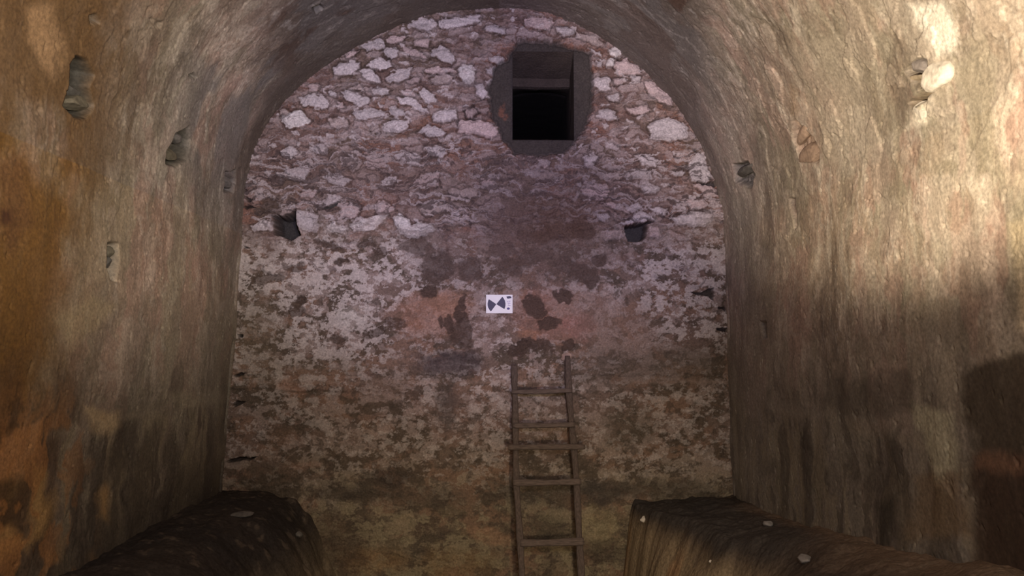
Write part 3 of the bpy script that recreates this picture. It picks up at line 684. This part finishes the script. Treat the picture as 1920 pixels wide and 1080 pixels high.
# ------------------------------------------------------------------ window shaft
def shaft():
    m = 0.03
    yf = YW - 0.005; y1, y2, y3 = YW + 0.45, YW + 0.95, YW + 5.5
    z_s1 = at_depth(1020, 148, y1)[2]; z_s1b = at_depth(1020, 163, y1)[2]; z_s2 = at_depth(1020, 184, y2)[2]
    xs = np.linspace(WX0, WX1, 40)
    prof = [(yf, WZ1), (YW + .2, WZ1 - .06), (y1, z_s1), (y1 + .01, z_s1b), (y1 + .06, z_s1b - .01), (y2, z_s2 + .02), (y2 + 0.01, z_s2), (y3, z_s2 - .05)]
    pp = np.array(prof); L_ = np.r_[0, np.cumsum(np.hypot(*np.diff(pp, axis=0).T))]; t = np.linspace(0, L_[-1], 120)
    py_, pz_ = np.interp(t, L_, pp[:, 0]), np.interp(t, L_, pp[:, 1])
    def add(P):
        u = P[..., 0] * 7 + P[..., 1] * 3; v = P[..., 2] * 7 + P[..., 1] * 5
        n = fbm(u, v, 181, 4)
        Cc = np.array((0.085, 0.068, 0.060)) * 0.75 * ((0.75 + 0.5 * n) * (1 - 0.93 * sst(YW + 0.3, YW + 1.0, P[..., 1])))[..., None]  # darkens with depth, painting the unlit shaft into the colour
        return P, Cc
    parts = []
    A = np.stack([np.repeat(xs[None], 120, 0), np.repeat(py_[:, None], 40, 1), np.repeat(pz_[:, None], 40, 1)], -1)
    arch = 0.05 * (1 - ((A[..., 0] - 0.5 * (WX0 + WX1)) / (0.5 * (WX1 - WX0))) ** 2) * sst(y1 + .05, y2, A[..., 1])
    A[..., 2] += arch + 0.02 * (fbm(A[..., 0] * 6, A[..., 1] * 6, 5, 4) - 0.5) * sst(yf, yf + .1, A[..., 1])
    parts.append(A)
    for X, sg in ((WX0, 1), (WX1, -1)):
        yy = np.linspace(yf, y3, 80); zz = np.linspace(WZ0, WZ1 + 0.02, 40)
        B = np.stack([np.full((80, 40), X), np.repeat(yy[:, None], 40, 1), np.repeat(zz[None], 80, 0)], -1)
        B[..., 0] += sg * 0.015 * (fbm(B[..., 1] * 6, B[..., 2] * 6, 8, 4) - 0.5) * sst(yf, yf + .1, B[..., 1])
        parts.append(B)
    yy = np.linspace(yf, y3, 80)
    Bt = np.stack([np.repeat(xs[None], 80, 0), np.repeat(yy[:, None], 40, 1), np.full((80, 40), WZ0)], -1); parts.append(Bt)
    zz = np.linspace(WZ0, WZ1, 10)
    Bk = np.stack([np.repeat(np.linspace(WX0, WX1, 10)[:, None], 10, 1), np.full((10, 10), y3), np.repeat(zz[None], 10, 0)], -1); parts.append(Bk)
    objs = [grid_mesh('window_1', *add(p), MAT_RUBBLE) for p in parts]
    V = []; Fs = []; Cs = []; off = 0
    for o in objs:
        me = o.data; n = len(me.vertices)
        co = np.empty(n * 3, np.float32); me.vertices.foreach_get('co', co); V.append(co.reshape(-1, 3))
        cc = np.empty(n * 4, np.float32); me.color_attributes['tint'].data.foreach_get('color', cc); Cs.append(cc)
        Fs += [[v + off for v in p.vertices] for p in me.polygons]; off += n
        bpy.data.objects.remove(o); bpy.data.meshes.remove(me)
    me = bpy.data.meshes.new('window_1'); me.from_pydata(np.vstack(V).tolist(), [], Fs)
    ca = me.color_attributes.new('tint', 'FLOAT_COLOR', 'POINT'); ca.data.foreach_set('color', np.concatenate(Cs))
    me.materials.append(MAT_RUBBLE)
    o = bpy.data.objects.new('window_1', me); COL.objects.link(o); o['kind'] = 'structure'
shaft()

# ------------------------------------------------------------------ floor with its dug-out middle
fy = np.r_[np.arange(-3.0, 4.0, 0.1), np.arange(4.0, 7.95, 0.013)]; fxx = np.arange(-2.95, 2.95, 0.013)
FXX, FYY = np.meshgrid(fxx, fy, indexing='ij')
w1 = fbm(FXX * 1.7, FYY * 1.7, 201, 4) - 0.5; w2 = fbm(FXX * 7, FYY * 7, 202, 4) - 0.5
xl = np.interp(FYY, [4.5, 5.1, 7.8], [-2.6, -2.5, -2.12]) + 0.35 * w1
xr = np.interp(FYY, [4.5, 5.5, 6.5, 7.8], [2.2, 2.0, 1.72, 1.45]) + 0.30 * w1
ins = sst(0, 1, (FXX - xl) / np.interp(FYY, [5.2, 7.8], [1.6, 0.80])) * sst(0, 1, (xr - FXX) / np.interp(FYY, [5.2, 7.8], [1.1, 0.24])) * sst(4.5, 5.2, FYY)
zz = 0.05 * w1 * 2 + 0.05 * w2 - 1.25 * ins
bank = np.interp(FYY, [-3, 3.5, 4.44, 6.6, 7.8], [0.6, 0.55, 0.37, 0.10, 0.0]) * sst(1.2, 2.4, FXX)
bankl = 0.10 * sst(-1.9, -2.6, FXX)
zz += bank * (1 - ins) + bankl
zz += 0.012 * (fbm(FXX * 25, FYY * 25, 203, 3) - 0.5)
CF = np.zeros(FXX.shape + (3,)); CF[:] = (0.095, 0.070, 0.050)
mixc(CF, (0.045, 0.036, 0.030), sst(0.42, 0.62, fbm(FXX * 1.8, FYY * 1.8, 204, 4)))
mixc(CF, (0.30, 0.22, 0.115), 0.9 * sst(0.03, 0.22, ins) * (FXX > 0))  # lamp-lit slope painted into the earth colour
mixc(CF, (0.42, 0.22, 0.08), 0.6 * sst(0.03, 0.3, ins) * (FXX > 0) * sst(0.45, 0.6, fbm(FXX * 2, FYY * 2, 209, 4)))

mixc(CF, (0.20, 0.13, 0.075), 0.8 * sst(1.8, 2.4, FXX) * (1 - sst(6.4, 7.4, FYY)))
mixc(CF, (0.030, 0.025, 0.022), 0.8 * (FXX < 0) * (1 - sst(0.1, 0.6, ins)))  # left ledge shade painted into the colour
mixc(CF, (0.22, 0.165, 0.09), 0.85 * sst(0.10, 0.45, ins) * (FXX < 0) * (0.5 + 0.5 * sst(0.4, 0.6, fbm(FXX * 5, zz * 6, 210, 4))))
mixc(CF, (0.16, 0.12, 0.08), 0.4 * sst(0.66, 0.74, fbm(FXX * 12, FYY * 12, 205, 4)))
mixc(CF, (0.055, 0.050, 0.046), 0.85 * (FXX > 0) * (1 - sst(0.02, 0.12, ins)) * sst(2.45, 2.15, FXX + 0.4 * w1) * sst(4.6, 5.4, FYY))  # dim top of the right ledge painted darker, as shade
PF = np.stack([FXX, FYY, zz], -1); nF = grid_normals(PF)
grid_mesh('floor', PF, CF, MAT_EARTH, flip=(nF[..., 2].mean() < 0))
def floor_z(x, y):
    return float(zz[int(np.argmin(np.abs(fxx - x))), int(np.argmin(np.abs(fy - y)))])
def floor_hit(px, py):
    d = ray(px, py)
    for t in np.arange(2.5, 9.0, 0.004):
        p = CAM + d * t
        if p[2] <= floor_z(p[0], p[1]): return p
    return CAM + d * 6

# rear wall behind the camera closes the vault
rp = poly = list(zip(PX[::10], PZ[::10]))
me = bpy.data.meshes.new('wall_rear'); vs = [(x, -2.98, z) for x, z in poly]; me.from_pydata(vs, [], [list(range(len(vs)))]); me.update()
wr = bpy.data.objects.new('wall_rear', me); COL.objects.link(wr); wr['kind'] = 'structure'
me.materials.append(flat_mat('rear_plaster', (0.30, 0.24, 0.18), 0.9, 0.3, 3, bump=0.3))

# ------------------------------------------------------------------ helpers for things
def link(name, me, mat, parent=None):
    o = bpy.data.objects.new(name, me); COL.objects.link(o)
    if mat: me.materials.append(mat)
    if parent: o.parent = parent
    return o
def tag(o, label, cat, group=None):
    o['label'] = label; o['category'] = cat
    if group: o['group'] = group
    return o
def bm_obj(name, bm, mat, parent=None, smooth=True):
    me = bpy.data.meshes.new(name); bmesh.ops.recalc_face_normals(bm, faces=bm.faces); bm.to_mesh(me); bm.free()
    if smooth: me.polygons.foreach_set('use_smooth', np.ones(len(me.polygons), bool))
    return link(name, me, mat, parent)

# ------------------------------------------------------------------ ladder
WOOD = flat_mat('weathered_ladder_wood', (0.098, 0.076, 0.066), 0.85, 0.35, 14, (6, 6, 1.0), 0.5)
WOODR = flat_mat('weathered_rung_wood', (0.118, 0.092, 0.080), 0.85, 0.35, 14, (1.0, 6, 6), 0.5)
# plane the ladder lies in: leans on the wall at the top, foot standing out on the pit floor
LT = np.array([0.0, YW - 0.13, wall_pt(964, 690)[2]]); LB = np.array([0.0, YW - 1.02, -1.15])
ld = LB - LT; LN = np.cross(ld, np.array([1.0, 0, 0])); LN /= np.linalg.norm(LN)
if LN[1] > 0: LN = -LN                                       # towards the camera
def lp(px, py, off=0.0): return on_plane(px, py, LT + LN * off, LN)
def bar(name, pts, w, t, mat, parent, seed=0, origin=None, sides=12, sq=3.2):
    """rounded hewn bar through points; w along the ladder plane, t across it"""
    pts = [np.array(p) for p in pts]; pts_s = []
    for a, b in zip(pts[:-1], pts[1:]):
        n = max(2, int(np.linalg.norm(b - a) / 0.03))
        pts_s += [a + (b - a) * i / n for i in range(n)]
    pts_s.append(pts[-1]); n = len(pts_s); bm = bmesh.new(); rings = []
    o0 = origin if origin is not None else np.zeros(3)
    for i, p in enumerate(pts_s):
        tg = pts_s[min(i + 1, n - 1)] - pts_s[max(i - 1, 0)]; tg = tg / np.linalg.norm(tg)
        side = np.cross(tg, LN); side /= np.linalg.norm(side)
        k = 1 + 0.10 * math.sin(i * 0.35 + seed) + random.uniform(-0.04, 0.04)
        if i in (0, n - 1): k *= 0.86
        ring = []
        for j in range(sides):
            a = 2 * math.pi * j / sides; c, s_ = math.cos(a), math.sin(a)
            cx = math.copysign(abs(c) ** (2 / sq), c); sy = math.copysign(abs(s_) ** (2 / sq), s_)
            q = p + side * cx * w * 0.5 * k + LN * sy * t * 0.5 * k - o0
            ring.append(bm.verts.new(q))
        rings.append(ring)
    for r0, r1 in zip(rings[:-1], rings[1:]):
        for j in range(sides): bm.faces.new((r0[j], r0[(j + 1) % sides], r1[(j + 1) % sides], r1[j]))
    bm.faces.new(rings[0][::-1]); bm.faces.new(rings[-1])
    return bm_obj(name, bm, mat, parent)
base = 0.5 * (lp(978, 1080) + lp(1089, 1080)); base = base + (LB - LT) / np.linalg.norm(LB - LT) * ((base[2] + 1.15) / abs((LB - LT)[2] / np.linalg.norm(LB - LT)))
lad = bpy.data.objects.new('ladder', None); COL.objects.link(lad); lad.location = Vector(base)
tag(lad, 'rough dark wooden ladder leaning on the stone end wall below the white card', 'ladder')
def extend(a, b, zfloor):
    d = (b - a) / np.linalg.norm(b - a); return b + d * (b[2] - zfloor) / abs(d[2])
L1 = [lp(964, 685), lp(966, 760), lp(967, 850), lp(968, 905), lp(975, 1010), lp(979, 1080)]; L1.append(extend(L1[-2], L1[-1], -1.2))
R1 = [lp(1064, 668), lp(1067, 740), lp(1073, 810), lp(1077, 850), lp(1081, 905), lp(1086, 1010), lp(1090, 1080)]; R1.append(extend(R1[-2], R1[-1], -1.2))
bar('stile', L1, 0.062, 0.05, WOOD, lad, 1, base); bar('stile', R1, 0.066, 0.05, WOOD, lad, 4, base)
for (xa, ya, xb, yb, w) in [(959, 735, 1073, 732, .048), (962, 798, 1078, 796, .048), (962, 905, 1090, 903, .060), (976, 1018, 1095, 1015, .066)]:
    bar('rung', [lp(xa, ya, .045), lp((xa + xb) / 2, (ya + yb) / 2 + 1, .048), lp(xb, yb, .045)], w, 0.035, WOODR, lad, xa, base)
d_ = (LB - LT) / np.linalg.norm(LB - LT); pa, pb = lp(978, 1080), lp(1089, 1080)
bar('rung', [pa + d_ * .25 + LN * .045, pb + d_ * .25 + LN * .045], .06, .035, WOODR, lad, 3, base)
# loose pole lying across the stiles
pc = bar('pole', [lp(953, 839, .06), lp(1020, 838, .062), lp(1097, 838, .06)], 0.055, 0.045, WOODR, None, 9, lp(1020, 838, .06))
pc.location = Vector(lp(1020, 838, .06)); pc.name = 'crossbar'
tag(pc, 'brown wooden bar fixed across the ladder, sticking out past both stiles', 'wooden bar')

# ------------------------------------------------------------------ survey target card
ink = flat_mat('dark_blue_ink', (0.035, 0.035, 0.085), 0.5); ink2 = flat_mat('faint_violet_ink', (0.36, 0.32, 0.60), 0.5)
paper = flat_mat('white_card', (0.88, 0.93, 1.0), 0.55, 0.03, 8)
ca_, cb_ = wall_pt(911.5, 553), wall_pt(961, 587.5)
yc = float(PW[(np.abs(gx - ca_[0])).argmin():(np.abs(gx - cb_[0])).argmin(), (np.abs(gz - cb_[2])).argmin():(np.abs(gz - ca_[2])).argmin(), 1].min()) - 0.006
cc_ = 0.5 * (ca_ + cb_); Wc, Hc = cb_[0] - ca_[0], ca_[2] - cb_[2]
bm = bmesh.new(); bmesh.ops.create_cube(bm, size=1); bmesh.ops.scale(bm, vec=(Wc, 0.004, Hc), verts=bm.verts)
bmesh.ops.bevel(bm, geom=bm.edges[:], offset=0.0008, segments=1, affect='EDGES')
card = bm_obj('target_card', bm, paper, None, False); card.location = (cc_[0], yc, cc_[2])
tag(card, 'white card with two dark blue fan shapes stuck on the end wall', 'survey target')
def cp(px, py): w = wall_pt(px, py); return w[0] - cc_[0], w[2] - cc_[2]
def patch(name, pts, mat, th=0.0012, lab=None):
    bm = bmesh.new(); vs = [bm.verts.new((x, -0.0032, z)) for x, z in pts]; f = bm.faces.new(vs)
    r = bmesh.ops.extrude_face_region(bm, geom=[f]); 
    for v in r['geom']:
        if isinstance(v, bmesh.types.BMVert): v.co.y += th
    o = bm_obj(name, bm, mat, card, False)
    if lab: o['label'] = lab
    return o
ctr = (930.6, 570.4); R_ = 17.2
def tp(x, y): return (890 + x / 13.5, 530 + y / 13.5)       # reading off the 13.5x enlargement
for arc in ([tp(360, 420), tp(340, 470), tp(328, 530), tp(330, 590), tp(345, 640), tp(375, 690), tp(408, 728), tp(430, 710)],
            [tp(700, 360), tp(740, 410), tp(765, 460), tp(780, 530), tp(778, 590), tp(762, 650), tp(748, 672), tp(730, 660)]):
    patch('fan_mark', [cp(*tp(548, 548))] + [cp(*p) for p in arc], ink)
patch('corner_mark', [cp(*tp(*p)) for p in [(800, 360), (840, 348), (890, 342), (925, 362), (930, 392), (890, 402), (850, 412), (815, 400), (812, 378)]], ink)
patch('dot_mark', [cp(*tp(852 + 38 * math.cos(a * math.pi / 6), 660 + 30 * math.sin(a * math.pi / 6))) for a in range(12)], flat_mat('violet_ink', (0.07, 0.06, 0.24), 0.5))
for pts in ([(820, 478), (848, 478), (848, 496), (820, 496)], [(862, 470), (905, 470), (905, 480), (874, 480), (874, 502), (862, 502)], [(835, 518), (905, 518), (905, 530), (835, 530)],
            [(840, 575), (905, 575), (905, 588), (840, 588)], [(845, 545), (870, 545), (870, 556), (845, 556)]):
    patch('faint_mark', [cp(*tp(*p)) for p in pts], ink2)

# ------------------------------------------------------------------ loose and wedged stones
def rock_mesh(name, dims, seed, cuts=9):
    r = random.Random(seed); bm = bmesh.new(); bmesh.ops.create_icosphere(bm, subdivisions=4, radius=1.0)
    planes = []
    for _ in range(cuts):
        v = Vector((r.gauss(0, 1), r.gauss(0, 1), r.gauss(0, 1))).normalized(); planes.append((v, r.uniform(0.62, 0.9)))
    for v in bm.verts:
        for n, d in planes:
            e = v.co.dot(n) - d
            if e > 0: v.co -= n * e * 0.93
        q = v.co * 3.1
        h = math.sin(q.x * 2.3 + seed) * math.sin(q.y * 2.9 + 1.3 * seed) * math.sin(q.z * 2.6 + .7 * seed)
        v.co *= 1 + 0.035 * h + r.uniform(-.008, .008)
        v.co.x *= dims[0]; v.co.y *= dims[1]; v.co.z *= dims[2]
    me = bpy.data.meshes.new(name); bm.to_mesh(me); bm.free()
    me.polygons.foreach_set('use_smooth', np.ones(len(me.polygons), bool))
    return me
def rock_mat(nm, col): return flat_mat(nm, col, 0.85, 0.3, 26, bump=0.5)
RM = {k: rock_mat(k + '_stone', c) for k, c in dict(chalk=(0.66, 0.62, 0.55), slate=(0.26, 0.235, 0.225), brick=(0.36, 0.265, 0.21), dark=(0.12, 0.115, 0.105),
      olive=(0.17, 0.155, 0.115), buff=(0.36, 0.30, 0.22), grey=(0.22, 0.21, 0.20)).items()}
def wedge(px, py, dims, mat, seed, label, sink=0.3, roll=0.0, name='wall_stone', grp=None):
    h = prof_hit(px, py); p, n, i = h
    x = np.array([0, 1.0, 0]); z = np.cross(n, x)
    Mx = Matrix(((x[0], n[0], z[0]), (x[1], n[1], z[1]), (x[2], n[2], z[2])))
    o = link(name, rock_mesh(name, dims, seed), RM[mat])
    o.rotation_euler = (Mx @ Matrix.Rotation(roll, 3, 'Y')).to_euler()
    o.location = Vector(p - n * sink); tag(o, label, 'stone', grp)
    return o
# right wall, upper hole
wedge(1759, 142, (0.125, 0.07, 0.085), 'chalk', 3, 'round white stone bedded beside the hole high on the right wall', 0.005)
wedge(1722, 128, (0.14, 0.06, 0.05), 'slate', 5, 'grey wedge stone just left of the round white stone, right wall', 0.05, 0.5)
wedge(1716, 148, (0.16, 0.05, 0.022), 'buff', 8, 'flat buff stone under the grey wedge stone, high on the right wall', 0.055, 0.25)
wedge(1722, 212, (0.10, 0.05, 0.07), 'chalk', 12, 'pale stone low beneath the round white stone on the right wall', 0.035, 0.3)
# right wall, lower hole
wedge(1514, 288, (0.22, 0.05, 0.085), 'brick', 14, 'reddish brown stone at the bottom of the middle right wall hole', 0.035, 0.05)
wedge(1502, 250, (0.16, 0.05, 0.06), 'brick', 17, 'slanting brown stone above the reddish stone in the right wall hole', 0.04, -0.35)
wedge(1395, 320, (0.24, 0.07, 0.05), 'dark', 19, 'dark round stone in the right wall near the end wall', 0.04, 0.0)
# left wall
wedge(150, 172, (0.13, 0.07, 0.035), 'dark', 23, 'dark stone across the middle of the largest left wall hole', 0.09, 0.1)
wedge(152, 195, (0.16, 0.08, 0.06), 'olive', 25, 'olive stone in the lower part of the largest left wall hole', 0.07, -0.2)
wedge(338, 258, (0.12, 0.06, 0.045), 'grey', 27, 'grey green stone in the top of the second left wall hole', 0.06, 0.15)
wedge(326, 290, (0.14, 0.06, 0.06), 'olive', 29, 'brown stone low in the second left wall hole', 0.06, 0.0)
wedge(430, 342, (0.22, 0.06, 0.055), 'grey', 33, 'square grey stone in the left wall hole nearest the end wall', 0.05, 0.0)
wedge(432, 326, (0.18, 0.05, 0.025), 'slate', 35, 'thin grey stone on the square stone, left wall by the corner', 0.04, 0.1)
wedge(209, 492, (0.07, 0.04, 0.045), 'dark', 37, 'dark stone showing in the small hole lowest on the left wall', 0.045, 0.0)
wedge(212, 472, (0.07, 0.04, 0.04), 'olive', 39, 'brownish stone just above the dark stone, lowest left wall hole', 0.035, 0.0)
# chock by the ladder head
pw = wall_surface(1062, 669)
o = link('wall_stone', rock_mesh('wall_stone', (0.068, 0.05, 0.045), 44), rock_mat('pinkish_stone', (0.36, 0.27, 0.23))); o.location = Vector(pw + np.array([0, 0.01, 0])); o.rotation_euler = (0, -0.25, 0)
tag(o, 'pale squarish stone in the end wall right above the ladder head', 'stone')
def loose(px, py, dims, mat, seed, label):
    p = floor_hit(px, py)
    o = link('loose_stone', rock_mesh('loose_stone', dims, seed), RM[mat]); o.location = (p[0], p[1], floor_z(p[0], p[1]) + dims[2] * 0.35)
    o.rotation_euler = (0, 0, seed); tag(o, label, 'stone')
loose(1206, 984, (0.035, 0.03, 0.032), 'chalk', 51, 'small pale stone on the earth slope right of the ladder')
loose(1332, 1054, (0.014, 0.014, 0.012), 'chalk', 53, 'tiny white chip at the crest of the brown earth slope')
loose(1508, 1052, (0.07, 0.05, 0.03), 'grey', 55, 'flat grey stone on the ground below the right wall')
loose(455, 968, (0.11, 0.07, 0.03), 'dark', 57, 'flat dark stone on the ledge in the left corner')
loose(560, 1006, (0.04, 0.04, 0.035), 'dark', 59, 'small dark stone at the edge of the left ledge')
loose(1440, 985, (0.05, 0.04, 0.03), 'grey', 61, 'small grey stone on the ground at the foot of the right corner')
